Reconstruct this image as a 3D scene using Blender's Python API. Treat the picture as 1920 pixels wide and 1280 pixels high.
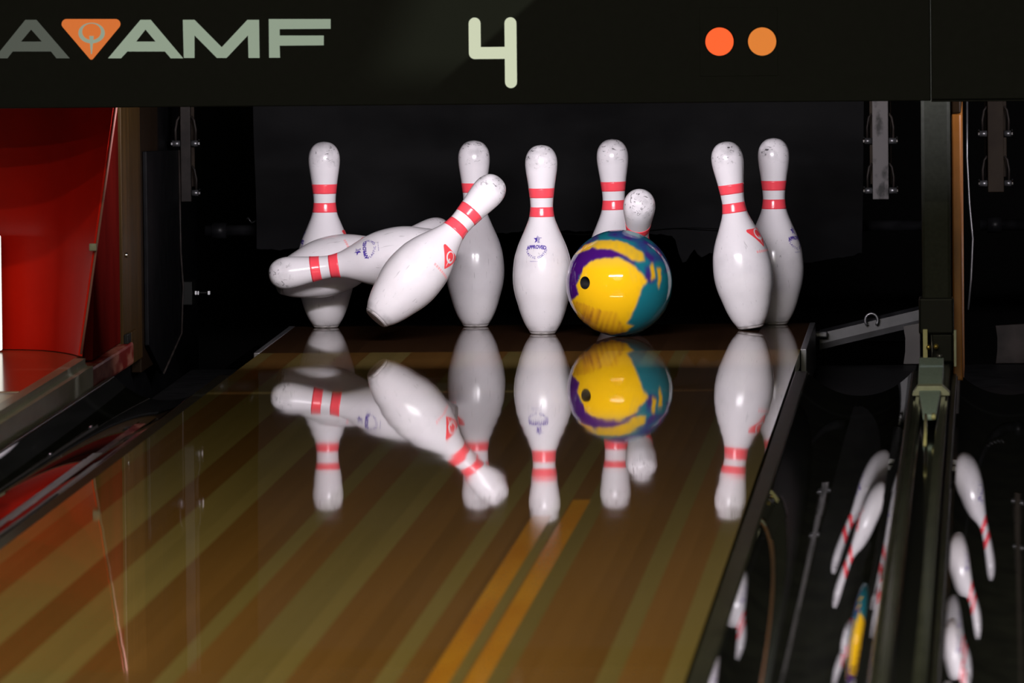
import bpy, bmesh, math, random
from mathutils import Vector, Matrix, noise

for o in list(bpy.data.objects):
    bpy.data.objects.remove(o, do_unlink=True)
scene = bpy.context.scene
col = scene.collection
random.seed(4)

# ------------------------------------------------------------------ camera
cam_d = bpy.data.cameras.new('camera')
cam_d.lens = 315.3
cam_d.sensor_width = 36.0
cam_d.clip_end = 200
cam_d.dof.use_dof = True
cam_d.dof.focus_distance = 17.95
cam_d.dof.aperture_fstop = 15.0
cam = bpy.data.objects.new('camera', cam_d)
col.objects.link(cam)
RT = Vector((0.99852165, 0.05340707, -0.01010889))
UP = Vector((0.00688179, 0.06026646, 0.9981586))
FW = Vector((-0.05391795, 0.99675255, -0.05980983))
M = Matrix.Identity(4)
for i in range(3):
    M[i][0] = RT[i]; M[i][1] = UP[i]; M[i][2] = -FW[i]
M[0][3], M[1][3], M[2][3] = 0.90714, -17.42098, 1.06379
cam.matrix_world = M
scene.camera = cam

# ------------------------------------------------------------------ world, lights, exposure
w = bpy.data.worlds.new('world')
scene.world = w
w.use_nodes = True
w.node_tree.nodes['Background'].inputs[0].default_value = (0.9, 1.0, 0.85, 1)
w.node_tree.nodes['Background'].inputs[1].default_value = 0.006
scene.view_settings.view_transform = 'Standard'
scene.view_settings.look = 'None'
scene.view_settings.exposure = 0.0
scene.view_settings.gamma = 1.0

def area(name, loc, target, sx, sy, power, color, parent=None):
    d = bpy.data.lights.new(name, 'AREA')
    d.shape = 'RECTANGLE'; d.size = sx; d.size_y = sy
    d.energy = power; d.color = color
    o = bpy.data.objects.new(name, d)
    col.objects.link(o)
    o.location = loc
    o.rotation_euler = (Vector(target) - Vector(loc)).to_track_quat('-Z', 'Y').to_euler()
    if parent:
        o.parent = parent
        o.matrix_parent_inverse = Matrix.Translation(-Vector(parent.location))
    return o

DECK_POWER = 37.0
DECK_COLOR = (1.0, 0.94, 1.0)
CEIL_COLOR = (1.0, 0.93, 0.66)
CEIL_ROWS = [(-5.6, 80.0), (-7.9, 105.0), (-12.0, 230.0), (-16.2, 330.0)]  # last row is added only to brighten the red panel
CEIL_Z = 3.05

# ------------------------------------------------------------------ materials
def mat(name, color=(0.8, 0.8, 0.8), rough=0.5, metal=0.0, emis=None, estr=0.0, ior=1.5, spec=None):
    m = bpy.data.materials.new(name)
    m.use_nodes = True
    b = m.node_tree.nodes['Principled BSDF']
    b.inputs['Base Color'].default_value = (*color, 1)
    b.inputs['Roughness'].default_value = rough
    b.inputs['Metallic'].default_value = metal
    b.inputs['IOR'].default_value = ior
    if spec is not None:
        b.inputs['Specular IOR Level'].default_value = spec
    if emis:
        b.inputs['Emission Color'].default_value = (*emis, 1)
        b.inputs['Emission Strength'].default_value = estr
    return m

def N(m, t, **kw):
    n = m.node_tree.nodes.new(t)
    for k, v in kw.items():
        setattr(n, k, v)
    return n

def L(m, a, b):
    m.node_tree.links.new(a, b)

def noisy(name, c1, c2, scale, rough, stretch=(1, 1, 1), metal=0.0, bump=0.0, r2=None, lo=0.35, hi=0.65, ior=1.5, detail=4, spec=None):
    """two-tone noise material in object coordinates"""
    m = mat(name, c1, rough, metal, ior=ior, spec=spec)
    b = m.node_tree.nodes['Principled BSDF']
    tc = N(m, 'ShaderNodeTexCoord'); mp = N(m, 'ShaderNodeMapping')
    mp.inputs['Scale'].default_value = stretch
    nz = N(m, 'ShaderNodeTexNoise'); nz.inputs['Scale'].default_value = scale; nz.inputs['Detail'].default_value = detail
    cr = N(m, 'ShaderNodeValToRGB')
    cr.color_ramp.elements[0].position = lo; cr.color_ramp.elements[1].position = hi
    cr.color_ramp.elements[0].color = (*c1, 1); cr.color_ramp.elements[1].color = (*c2, 1)
    L(m, tc.outputs['Object'], mp.inputs['Vector']); L(m, mp.outputs[0], nz.inputs['Vector'])
    L(m, nz.outputs['Fac'], cr.inputs['Fac']); L(m, cr.outputs['Color'], b.inputs['Base Color'])
    if r2 is not None:
        mr = N(m, 'ShaderNodeMapRange'); mr.inputs['To Min'].default_value = rough; mr.inputs['To Max'].default_value = r2
        L(m, nz.outputs['Fac'], mr.inputs['Value']); L(m, mr.outputs[0], b.inputs['Roughness'])
    if bump:
        bp = N(m, 'ShaderNodeBump'); bp.inputs['Strength'].default_value = bump; bp.inputs['Distance'].default_value = 0.002
        L(m, nz.outputs['Fac'], bp.inputs['Height']); L(m, bp.outputs[0], b.inputs['Normal'])
    return m

def wood(name, c1, c2, rough=0.05):
    m = noisy(name, c1, c2, 14.0, rough, (1.6, 0.06, 1), lo=0.3, hi=0.7)
    b = m.node_tree.nodes['Principled BSDF']
    oi = N(m, 'ShaderNodeObjectInfo'); hs = N(m, 'ShaderNodeHueSaturation')
    mr = N(m, 'ShaderNodeMapRange'); mr.inputs['To Min'].default_value = 0.88; mr.inputs['To Max'].default_value = 1.12
    L(m, oi.outputs['Random'], mr.inputs['Value']); L(m, mr.outputs[0], hs.inputs['Value'])
    src = b.inputs['Base Color'].links[0].from_socket
    L(m, src, hs.inputs['Color']); L(m, hs.outputs[0], b.inputs['Base Color'])
    # long shallow waves in the finish
    tc = N(m, 'ShaderNodeTexCoord'); mp = N(m, 'ShaderNodeMapping'); mp.inputs['Scale'].default_value = (1.2, 1.0, 1)
    nz = N(m, 'ShaderNodeTexNoise'); nz.inputs['Scale'].default_value = 2.2; nz.inputs['Detail'].default_value = 1
    bp = N(m, 'ShaderNodeBump'); bp.inputs['Strength'].default_value = 1.0; bp.inputs['Distance'].default_value = 0.00035
    L(m, tc.outputs['Object'], mp.inputs['Vector']); L(m, mp.outputs[0], nz.inputs['Vector'])
    L(m, nz.outputs['Fac'], bp.inputs['Height']); L(m, bp.outputs[0], b.inputs['Normal'])
    return m

MAPLE = wood('maple_olive', (0.190, 0.138, 0.042), (0.22, 0.158, 0.052), 0.025)
PINE = wood('maple_brown', (0.170, 0.080, 0.020), (0.195, 0.094, 0.026), 0.025)
DECKWOOD = wood('deck_brown', (0.050, 0.024, 0.011), (0.070, 0.033, 0.015), rough=0.03)
ORANGE_MARK = noisy('range_orange', (0.50, 0.22, 0.018), (0.44, 0.165, 0.012), 9, 0.05, (2, 0.2, 1))
GUTTER = noisy('gutter_black', (0.010, 0.0105, 0.010), (0.016, 0.017, 0.015), 20, 0.008, (1, 0.3, 1))
FLATGUT = noisy('gutter_flat_black', (0.005, 0.005, 0.0055), (0.009, 0.009, 0.0095), 25, 0.5, spec=0.06)
RAIL = noisy('divider_grey_green', (0.034, 0.037, 0.029), (0.050, 0.053, 0.042), 30, 0.07, (1, 0.2, 1), r2=0.12)
CHANNEL = mat('channel_black', (0.008, 0.0085, 0.008), 0.06)
HAMMER = noisy('hammered_grey', (0.22, 0.30, 0.29), (0.36, 0.47, 0.45), 260, 0.45, bump=0.6)
YOKE = noisy('yoke_grey', (0.28, 0.29, 0.22), (0.36, 0.37, 0.29), 60, 0.4)
BRASS = noisy('brass_yellow', (0.42, 0.40, 0.20), (0.50, 0.48, 0.26), 40, 0.35)
BRASSDOT = mat('brass_screw', (0.75, 0.55, 0.15), 0.3, 0.9)
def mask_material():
    """black face sheet with a lighter wedge running down to the left behind the number"""
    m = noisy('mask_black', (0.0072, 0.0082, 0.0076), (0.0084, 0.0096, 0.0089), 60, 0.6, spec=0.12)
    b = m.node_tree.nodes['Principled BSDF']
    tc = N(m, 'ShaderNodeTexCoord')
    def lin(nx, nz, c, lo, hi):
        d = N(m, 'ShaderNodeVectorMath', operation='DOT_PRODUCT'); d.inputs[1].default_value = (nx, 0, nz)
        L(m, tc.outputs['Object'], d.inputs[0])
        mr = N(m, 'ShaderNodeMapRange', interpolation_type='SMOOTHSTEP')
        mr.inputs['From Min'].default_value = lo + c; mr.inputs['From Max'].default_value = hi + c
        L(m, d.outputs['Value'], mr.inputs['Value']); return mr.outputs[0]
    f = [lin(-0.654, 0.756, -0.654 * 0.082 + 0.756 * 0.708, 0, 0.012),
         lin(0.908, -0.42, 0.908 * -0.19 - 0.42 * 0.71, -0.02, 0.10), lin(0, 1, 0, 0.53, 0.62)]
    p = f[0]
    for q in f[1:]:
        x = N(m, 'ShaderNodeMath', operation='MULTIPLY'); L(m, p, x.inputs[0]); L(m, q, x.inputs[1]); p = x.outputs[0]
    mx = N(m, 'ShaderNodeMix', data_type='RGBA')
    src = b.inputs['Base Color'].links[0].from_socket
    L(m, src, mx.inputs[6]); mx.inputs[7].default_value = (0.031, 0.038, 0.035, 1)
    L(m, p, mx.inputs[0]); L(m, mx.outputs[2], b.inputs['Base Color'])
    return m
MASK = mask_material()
MASK2 = noisy('mask_black_next', (0.0072, 0.0082, 0.0076), (0.0088, 0.010, 0.0093), 60, 0.6, spec=0.12)
PRINT = mat('print_glow_green', (0.3, 0.35, 0.31), 0.6, emis=(0.77, 1.0, 0.80), estr=0.23)  # glow added to lettering and logo, beyond what the room light gives
PRINT_DIM = mat('print_glow_grey', (0.08, 0.09, 0.085), 0.6, emis=(0.85, 1.0, 0.9), estr=0.058)
PRINT_OR = mat('print_glow_orange', (0.4, 0.14, 0.03), 0.6, emis=(1.0, 0.22, 0.045), estr=0.52)
NUM = mat('number_backlit', (0.3, 0.32, 0.25), 0.5, emis=(0.92, 1.0, 0.74), estr=0.55)
LAMP1 = mat('lamp_red_orange', (0.3, 0.06, 0.02), 0.4, emis=(1.0, 0.105, 0.018), estr=1.0)
LAMP2 = mat('lamp_orange', (0.3, 0.1, 0.02), 0.4, emis=(1.0, 0.27, 0.035), estr=0.64)
RED = noisy('red_panel', (0.85, 0.014, 0.003), (0.78, 0.012, 0.003), 12, 0.30)
REDDARK = noisy('red_reflection_side', (0.040, 0.0025, 0.002), (0.065, 0.004, 0.003), 10, 0.45, (1, 1, 0.3), spec=0.0)  # reflection of the red panel put into the base colour
REDWORN = noisy('worn_red_rail', (0.10, 0.006, 0.004), (0.20, 0.07, 0.045), 30, 0.4, (1, 0.3, 1), lo=0.45, hi=0.6, spec=0.15)
PALE_EDGE = mat('pale_panel_edge', (0.30, 0.12, 0.10), 0.5)
CAPTOP = noisy('capping_tan', (0.20, 0.085, 0.045), (0.24, 0.10, 0.055), 8, 0.14)
CAPBEIGE = noisy('capping_beige', (0.48, 0.43, 0.30), (0.55, 0.49, 0.34), 10, 0.3)
CAPEDGE = noisy('capping_edge_olive', (0.20, 0.20, 0.155), (0.28, 0.28, 0.22), 30, 0.3, (1, 0.2, 1))
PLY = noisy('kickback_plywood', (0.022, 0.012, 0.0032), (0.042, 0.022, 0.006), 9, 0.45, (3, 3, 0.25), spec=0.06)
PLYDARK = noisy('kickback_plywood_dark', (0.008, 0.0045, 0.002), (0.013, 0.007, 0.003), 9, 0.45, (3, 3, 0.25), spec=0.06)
RUBBER = noisy('rubber_black', (0.0025, 0.0025, 0.003), (0.0045, 0.0045, 0.005), 30, 0.5, spec=0.05)
BLACK = mat('pit_black', (0.003, 0.003, 0.003), 0.8, spec=0.02)
CLOTH = noisy('curtain_black', (0.0058, 0.0058, 0.0062), (0.0108, 0.0108, 0.0114), 5, 0.9, (1, 1, 2), spec=0.05)
POST = noisy('post_grey_green', (0.014, 0.0155, 0.012), (0.019, 0.021, 0.0165), 120, 0.6, spec=0.12)
SLEEVE = mat('sleeve_black', (0.006, 0.0065, 0.0055), 0.4, spec=0.15)
EDGEWOOD = noisy('orange_wood_edge', (0.16, 0.055, 0.007), (0.30, 0.115, 0.02), 8, 0.35, (4, 4, 0.5))
ARM_GREY = noisy('arm_grey_paint', (0.085, 0.078, 0.078), (0.012, 0.011, 0.010), 34, 0.5, (1, 1, 0.7), lo=0.56, hi=0.68, spec=0.2)
ARM_BROWN = noisy('arm_brown', (0.014, 0.009, 0.006), (0.020, 0.014, 0.009), 20, 0.5, spec=0.06)
ARM_DARK = noisy('arm_dark', (0.011, 0.009, 0.008), (0.024, 0.019, 0.017), 25, 0.45, spec=0.1)
STEEL = noisy('dull_steel', (0.12, 0.12, 0.125), (0.20, 0.20, 0.21), 40, 0.35, metal=0.8)
DARKSTEEL = noisy('dark_steel', (0.007, 0.007, 0.008), (0.018, 0.018, 0.020), 30, 0.40, spec=0.2)
CHROME = mat('chrome_bit', (0.85, 0.85, 0.88), 0.12, 1.0)
BEAD = mat('white_bead', (0.9, 0.9, 0.92), 0.2)
TILE = noisy('grey_plate', (0.040, 0.036, 0.034), (0.052, 0.047, 0.044), 15, 0.7)
CONCRETE = noisy('concrete_dark', (0.03, 0.03, 0.03), (0.045, 0.045, 0.043), 6, 0.9)
CEILPAINT = noisy('ceiling_dark', (0.05, 0.05, 0.05), (0.06, 0.06, 0.06), 4, 0.9)
HOUSING = mat('lamp_housing', (0.5, 0.5, 0.5), 0.5)
GLOW = mat('glare_white', (0.9, 0.9, 0.88), 0.5, emis=(1.0, 1.0, 0.94), estr=1.1)  # emission stands in for glare, not for a lamp
STRIPE = mat('stripe_red', (1.0, 0.085, 0.115), 0.22)
INK = mat('ink_violet', (0.065, 0.03, 0.32), 0.35)
INKRED = mat('ink_red', (0.95, 0.075, 0.09), 0.35)
INKPALE = mat('ink_pale_red', (0.93, 0.45, 0.46), 0.35)
HOLE = mat('hole_black', (0.004, 0.004, 0.004), 0.6)

def pin_material():
    m = mat('pin_white', (0.80, 0.78, 0.80), 0.2)
    b = m.node_tree.nodes['Principled BSDF']
    tc = N(m, 'ShaderNodeTexCoord'); oi = N(m, 'ShaderNodeObjectInfo')
    ad = N(m, 'ShaderNodeVectorMath', operation='ADD')
    sc = N(m, 'ShaderNodeVectorMath', operation='SCALE'); cx = N(m, 'ShaderNodeCombineXYZ')
    for i in range(3):
        L(m, oi.outputs['Random'], cx.inputs[i])
    L(m, cx.outputs[0], sc.inputs[0]); sc.inputs['Scale'].default_value = 37.0
    L(m, tc.outputs['Object'], ad.inputs[0]); L(m, sc.outputs[0], ad.inputs[1])
    sep = N(m, 'ShaderNodeSeparateXYZ'); L(m, tc.outputs['Object'], sep.inputs[0])

    def ramp(src, pts):
        r = N(m, 'ShaderNodeValToRGB')
        e = r.color_ramp.elements
        while len(e) < len(pts):
            e.new(0.5)
        for el, (p, v) in zip(e, pts):
            el.position = p; el.color = (v, v, v, 1)
        L(m, src, r.inputs['Fac']); return r.outputs['Color']

    def nse(scale, stretch, detail=3, dist=0.0):
        mp = N(m, 'ShaderNodeMapping'); mp.inputs['Scale'].default_value = stretch
        n = N(m, 'ShaderNodeTexNoise'); n.inputs['Scale'].default_value = scale; n.inputs['Detail'].default_value = detail
        n.inputs['Distortion'].default_value = dist
        L(m, ad.outputs[0], mp.inputs['Vector']); L(m, mp.outputs[0], n.inputs['Vector'])
        return n.outputs['Fac']

    def mul(a, bb):
        x = N(m, 'ShaderNodeMath', operation='MULTIPLY'); L(m, a, x.inputs[0])
        if isinstance(bb, float):
            x.inputs[1].default_value = bb
        else:
            L(m, bb, x.inputs[1])
        return x.outputs[0]

    def add(a, bb):
        x = N(m, 'ShaderNodeMath', operation='ADD', use_clamp=True); L(m, a, x.inputs[0]); L(m, bb, x.inputs[1]); return x.outputs[0]
    z = N(m, 'ShaderNodeMath', operation='DIVIDE'); L(m, sep.outputs['Z'], z.inputs[0]); z.inputs[1].default_value = 0.381
    z = z.outputs[0]
    # grubby crown with nicks, scuffs round the belly, dirt at the foot
    crown = ramp(z, [(0.0, 0), (0.86, 0.0), (0.93, 0.9), (1.0, 1)])
    belly = ramp(z, [(0.0, 0.35), (0.2, 0.5), (0.38, 1.0), (0.5, 0.25), (0.6, 0)])
    foot = ramp(z, [(0.0, 1.0), (0.028, 0.9), (0.05, 0.0), (1.0, 0)])
    nick = ramp(nse(95, (1, 1, 1.6), 2, 1.2), [(0.0, 0), (0.61, 0), (0.66, 1), (1, 1)])
    smear = ramp(nse(30, (1, 1, 1), 4), [(0.0, 0), (0.45, 0), (0.8, 1), (1, 1)])
    scuff = ramp(nse(120, (1.6, 1.6, 0.22), 2, 0.6), [(0.0, 0), (0.665, 0), (0.74, 1), (1, 1)])
    dirt = add(add(mul(mul(crown, nick), 0.75), mul(mul(crown, smear), 0.6)),
               add(mul(mul(belly, scuff), 0.5), add(mul(mul(belly, smear), 0.13), mul(mul(foot, smear), 0.55))))
    mx = N(m, 'ShaderNodeMix', data_type='RGBA')
    mx.inputs[6].default_value = (0.80, 0.77, 0.795, 1); mx.inputs[7].default_value = (0.06, 0.055, 0.06, 1)
    L(m, dirt, mx.inputs[0]); L(m, mx.outputs[2], b.inputs['Base Color'])
    rg = N(m, 'ShaderNodeMapRange'); rg.inputs['To Min'].default_value = 0.17; rg.inputs['To Max'].default_value = 0.5
    L(m, dirt, rg.inputs['Value']); L(m, rg.outputs[0], b.inputs['Roughness'])
    return m
PIN = pin_material()
PINBASE = noisy('pin_base_ring', (0.50, 0.47, 0.47), (0.20, 0.18, 0.17), 70, 0.4, (1, 1, 2), lo=0.5, hi=0.72)

# ------------------------------------------------------------------ helpers
def tag(o, label=None, cat=None, group=None, kind=None):
    if label: o['label'] = label
    if cat: o['category'] = cat
    if group: o['group'] = group
    if kind: o['kind'] = kind
    return o

def thing(name, label, cat, loc=(0, 0, 0), group=None, kind=None):
    o = bpy.data.objects.new(name, None)
    col.objects.link(o)
    o.location = loc
    o.empty_display_size = 0.1
    return tag(o, label, cat, group, kind)

def link_mesh(name, me, m, parent=None, smooth=False):
    if m and not me.materials:
        me.materials.append(m)
    if smooth:
        for p in me.polygons:
            p.use_smooth = True
    o = bpy.data.objects.new(name, me)
    col.objects.link(o)
    if parent:
        o.parent = parent
        if parent.type == 'EMPTY':
            o.matrix_parent_inverse = Matrix.Translation(-Vector(parent.location))
    return o

def from_bm(name, bm, m, parent=None, smooth=False):
    bmesh.ops.recalc_face_normals(bm, faces=bm.faces)
    me = bpy.data.meshes.new(name)
    bm.to_mesh(me); bm.free()
    return link_mesh(name, me, m, parent, smooth)

def add_box(bm, x, y, z):
    vs = [bm.verts.new((a, b, c)) for c in z for b in y for a in x]
    for f in ((0, 2, 3, 1), (4, 5, 7, 6), (0, 1, 5, 4), (2, 6, 7, 3), (0, 4, 6, 2), (1, 3, 7, 5)):
        bm.faces.new([vs[i] for i in f])

def box(name, x, y, z, m, parent=None, bevel=0.0, seg=2):
    bm = bmesh.new(); add_box(bm, x, y, z)
    if bevel:
        bmesh.ops.bevel(bm, geom=bm.edges[:], offset=bevel, segments=seg, affect='EDGES', profile=0.5)
    return from_bm(name, bm, m, parent)

def add_prism(bm, pts, axis, a, b):
    """extrude a 2D polygon along axis; axis 'y': pts are (x,z), 'x': (y,z), 'z': (x,y)"""
    def P(p, t):
        return {'y': (p[0], t, p[1]), 'x': (t, p[0], p[1]), 'z': (p[0], p[1], t)}[axis]
    v0 = [bm.verts.new(P(p, a)) for p in pts]; v1 = [bm.verts.new(P(p, b)) for p in pts]
    n = len(pts)
    f0 = bm.faces.new(v0); f1 = bm.faces.new(v1[::-1])
    for i in range(n):
        bm.faces.new([v0[i], v0[(i + 1) % n], v1[(i + 1) % n], v1[i]])

def prism(name, pts, axis, a, b, m, parent=None, bevel=0.0):
    bm = bmesh.new(); add_prism(bm, pts, axis, a, b)
    if bevel:
        bmesh.ops.bevel(bm, geom=bm.edges[:], offset=bevel, segments=2, affect='EDGES', profile=0.5)
    return from_bm(name, bm, m, parent)

def add_tube(bm, pts, r, seg=10, cap=True):
    pts = [Vector(p) for p in pts]
    rings = []
    for i, p in enumerate(pts):
        d = (pts[min(i + 1, len(pts) - 1)] - pts[max(i - 1, 0)]).normalized()
        u = d.orthogonal().normalized() if i == 0 else (rings_u - d * rings_u.dot(d)).normalized()
        rings_u = u
        v = d.cross(u)
        rings.append([bm.verts.new(p + u * (r * math.cos(2 * math.pi * k / seg)) + v * (r * math.sin(2 * math.pi * k / seg))) for k in range(seg)])
    for a, b in zip(rings, rings[1:]):
        for k in range(seg):
            bm.faces.new([a[k], a[(k + 1) % seg], b[(k + 1) % seg], b[k]])
    if cap:
        bm.faces.new(rings[0][::-1]); bm.faces.new(rings[-1])

def tube(name, pts, r, m, parent=None, seg=10):
    bm = bmesh.new(); add_tube(bm, pts, r, seg)
    return from_bm(name, bm, m, parent, True)

def sheet(name, rows, m, parent=None, thick=0.0, smooth=True):
    """grid of points -> surface, optionally given thickness"""
    bm = bmesh.new()
    V = [[bm.verts.new(p) for p in r] for r in rows]
    for a, b in zip(V, V[1:]):
        for i in range(len(a) - 1):
            bm.faces.new([a[i], a[i + 1], b[i + 1], b[i]])
    bmesh.ops.recalc_face_normals(bm, faces=bm.faces)
    o = from_bm(name, bm, m, parent, smooth)
    if thick:
        s = o.modifiers.new('thick', 'SOLIDIFY'); s.thickness = thick; s.offset = 0
        if smooth:
            e = o.modifiers.new('sharp_rim', 'EDGE_SPLIT'); e.split_angle = math.radians(40)
    return o

# ------------------------------------------------------------------ the setting
LH = 0.527           # half width of a lane
GW = 0.235           # gutter width
NEXT = 1.584         # centre of the neighbouring lane
Y0, YD, YE = -15.0, -0.02, 0.868

tag(box('floor', (-4.2, 4.2), (-19, 3.2), (-0.40, -0.30), CONCRETE), kind='structure')
tag(box('ceiling', (-4.2, 4.2), (-19, 3.2), (3.2, 3.3), CEILPAINT), kind='structure')
tag(box('wall_back', (-4.2, 4.2), (3.0, 3.1), (-0.30, 3.2), BLACK), kind='structure')
tag(box('wall_left', (-4.2, -4.1), (-19, 3.0), (-0.30, 3.2), CEILPAINT), kind='structure')
tag(box('wall_right', (4.1, 4.2), (-19, 3.0), (-0.30, 3.2), CEILPAINT), kind='structure')

# ---- lanes: 39 boards each, every board an object
BW = 2 * LH / 39
LIGHT = {0, 3, 4, 5, 8, 9, 10, 15, 18, 19, 20, 25, 28, 30, 35, 38}
def board_mesh(name, y0, y1, m):
    bm = bmesh.new(); add_box(bm, (-BW / 2 + 0.00002, BW / 2 - 0.00002), (y0, y1), (-0.03, 0.0))
    bmesh.ops.recalc_face_normals(bm, faces=bm.faces)
    me = bpy.data.meshes.new(name); bm.to_mesh(me); bm.free(); me.materials.append(m); return me
ME_L = board_mesh('board_olive', Y0, YD - 0.0005, MAPLE)
ME_D = board_mesh('board_brown', Y0, YD - 0.0005, PINE)
ME_P = board_mesh('deck_board', YD, YE, DECKWOOD)

def lane(cx, label, dlabel):
    t = thing('bowling_lane', label, 'lane', (cx, -7.5, 0))
    box('lane_bed', (cx - LH + 0.004, cx + LH - 0.004), (Y0, YD - 0.01), (-0.09, -0.0305), BLACK, t)
    d = thing('pin_deck', dlabel, 'pin deck', (cx, 0.42, 0))
    box('deck_bed', (cx - LH + 0.004, cx + LH - 0.004), (YD + 0.01, YE - 0.004), (-0.28, -0.0305), BLACK, d)
    for i in range(39):
        for nm, me, par in (('lane_board', ME_L if i in LIGHT else ME_D, t), ('deck_board', ME_P, d)):
            o = bpy.data.objects.new(nm, me); col.objects.link(o)
            o.parent = par; o.matrix_parent_inverse = Matrix.Translation(-Vector(par.location))
            o.location = (cx - LH + (i + 0.5) * BW, 0, 0)
    for s in (-1, 1):   # steel angle along the deck edge
        xa = cx + s * LH
        box('edge_trim', (min(xa, xa + s * 0.012), max(xa, xa + s * 0.012)), (YD, YE), (-0.09, 0.001), STEEL, d, 0.0015)
    return t
ln = lane(0, 'glossy wooden bowling lane of alternating olive and brown boards in the foreground', 'dark brown pin deck under the pins at the end of the near lane')
lane(NEXT, 'neighbouring bowling lane beyond the right gutter, outside the picture edge', 'pin deck of the neighbouring lane beyond the right edge')
box('range_marker', (0.212, 0.241), (-7.4, -4.05), (0.0, 0.00025), ORANGE_MARK, ln)
box('range_marker', (0.259, 0.286), (-7.4, -3.75), (0.0, 0.00025), ORANGE_MARK, ln)

# ---- gutters
FLANGE = noisy('flange_dark_olive', (0.012, 0.013, 0.009), (0.020, 0.021, 0.014), 25, 0.35, (1, 0.2, 1), spec=0.15)
def gutter(cx, label, fl, fr):
    """fl, fr: widths of the flat flanges on the left and right of the round channel"""
    t = thing('gutter', label, 'gutter', (cx, -4, -0.06), 'bowling lane gutters')
    hw = GW / 2 - 0.0024
    xa, xb = cx - hw + fl, cx + hw - fr
    c = xb - xa; d = 0.044
    R_ = c * c / (8 * d) + d / 2
    am = math.asin(c / 2 / R_)
    def arc(y, z0, n=96):
        return [((xa + xb) / 2 + R_ * math.sin(-am + 2 * am * k / n), y, z0 + (R_ - d) - R_ * math.cos(-am + 2 * am * k / n)) for k in range(n + 1)]
    for y0, y1, dz in ((-15, -3.53, -0.003), (-3.525, -0.64, -0.007)):
        ys = [y0 + (y1 - y0) * i / 6 for i in range(7)]
        sheet('round_channel', [arc(y, dz) for y in ys], GUTTER, t, 0.003)
    for x0, x1 in ((cx - hw, xa - 0.001), (xb + 0.001, cx + hw)):
        box('flange', (x0, x1), (-15, -0.64), (-0.014, -0.003), FLANGE, t, 0.002)
    box('flat_section', (cx - hw + 0.014, cx + hw - 0.014), (-0.58, 0.90), (-0.105, -0.089), FLATGUT, t, 0.003)
    rows = []   # curved lip where the round channel drops to the flat one
    for dy, dz in ((0, -0.004), (0.02, -0.012), (0.04, -0.030)):
        rows.append(arc(-0.637 + dy, -0.010 + dz, 32))
    sheet('end_lip', rows, FLATGUT, t, 0.003)
    return t
gutter(-LH - GW / 2, 'glossy black gutter on the left of the wooden lane', 0.010, 0.026)
gutter(LH + GW / 2, 'glossy black gutter between the wooden lane and the metal divider', 0.026, 0.010)
gutter(NEXT - LH - GW / 2, 'glossy black gutter right of the metal divider', 0.010, 0.026)

# ---- divider with twin rails (right)
dv = thing('lane_divider', 'narrow grey divider with two shiny rails between the right gutters', 'divider', (0.792, -4, 0))
for x0, x1 in ((0.7625, 0.7765), (0.8055, 0.8215)):
    bm = bmesh.new(); add_box(bm, (x0, x1), (-15, -0.95), (-0.05, 0.026))
    bmesh.ops.bevel(bm, geom=[e for e in bm.edges if all(v.co.z > 0 for v in e.verts) and abs(e.verts[0].co.y - e.verts[1].co.y) > 1], offset=0.004, segments=4, affect='EDGES')
    from_bm('rail', bm, RAIL, dv)
box('channel_floor', (0.7765, 0.8055), (-15, -0.95), (-0.05, 0.006), CHANNEL, dv)

# tapered hammered cover on the divider
cv = thing('divider_cover', 'hammered grey metal cover with a yoke lying on the divider', 'cover', (0.79, -1.5, 0.027))
prism('upper_plate', [(0.7655, -0.94), (0.8105, -0.94), (0.8125, -1.74), (0.7695, -1.74)], 'z', 0.0265, 0.040, HAMMER, cv, 0.002)
prism('lower_plate', [(0.7715, -1.77), (0.8105, -1.77), (0.8055, -2.42), (0.7835, -2.42)], 'z', 0.0265, 0.036, HAMMER, cv, 0.002)
prism('yoke', [(0.7605, 0.0265), (0.8255, 0.0265), (0.8255, 0.031), (0.8125, 0.0435), (0.7695, 0.0435), (0.7605, 0.031)], 'y', -1.80, -1.74, YOKE, cv, 0.001)
tube('rod', [(0.788, -2.40, 0.034), (0.7905, -2.75, 0.032), (0.7915, -3.05, 0.030)], 0.0028, BRASS, cv)
tube('rod_nut', [(0.8015, -2.40, 0.034), (0.8015, -2.46, 0.034)], 0.004, BRASS, cv)
tube('bolt', [(0.803, -0.96, 0.040), (0.803, -0.96, 0.047)], 0.005, STEEL, cv)

# ---- post at the front of the right kickback
po = thing('divider_post', 'dark grey-green post below the mask between the two lanes', 'post', (0.797, -0.8, -0.05))
box('column', (0.7705, 0.8245), (-0.80, -0.74), (0.10, 0.75), POST, po, 0.006)
box('sleeve', (0.764, 0.829), (-0.815, -0.73), (0.075, 0.142), SLEEVE, po, 0.004)
box('lower_shell', (0.786, 0.8275), (-0.81, -0.73), (0.022, 0.076), SLEEVE, po, 0.004)
box('base', (0.7655, 0.823), (-0.79, -0.73), (-0.09, 0.03), SLEEVE, po, 0.003)
box('brass_plate', (0.7715, 0.7800), (-0.825, -0.812), (0.026, 0.085), BRASS, po, 0.001)
box('side_strip', (0.8285, 0.8335), (-0.82, -0.80), (0.015, 0.083), YOKE, po, 0.0015)
tube('screw', [(0.7815, -0.83, 0.052), (0.7815, -0.80, 0.052)], 0.0042, BRASSDOT, po)
tube('screw', [(0.7955, -0.83, 0.053), (0.7955, -0.80, 0.053)], 0.0045, BRASSDOT, po)
tube('wire', [(0.788, -0.832, 0.028), (0.7885, -0.832, 0.045), (0.787, -0.832, 0.075)], 0.0012, STEEL, po, 6)

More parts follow.
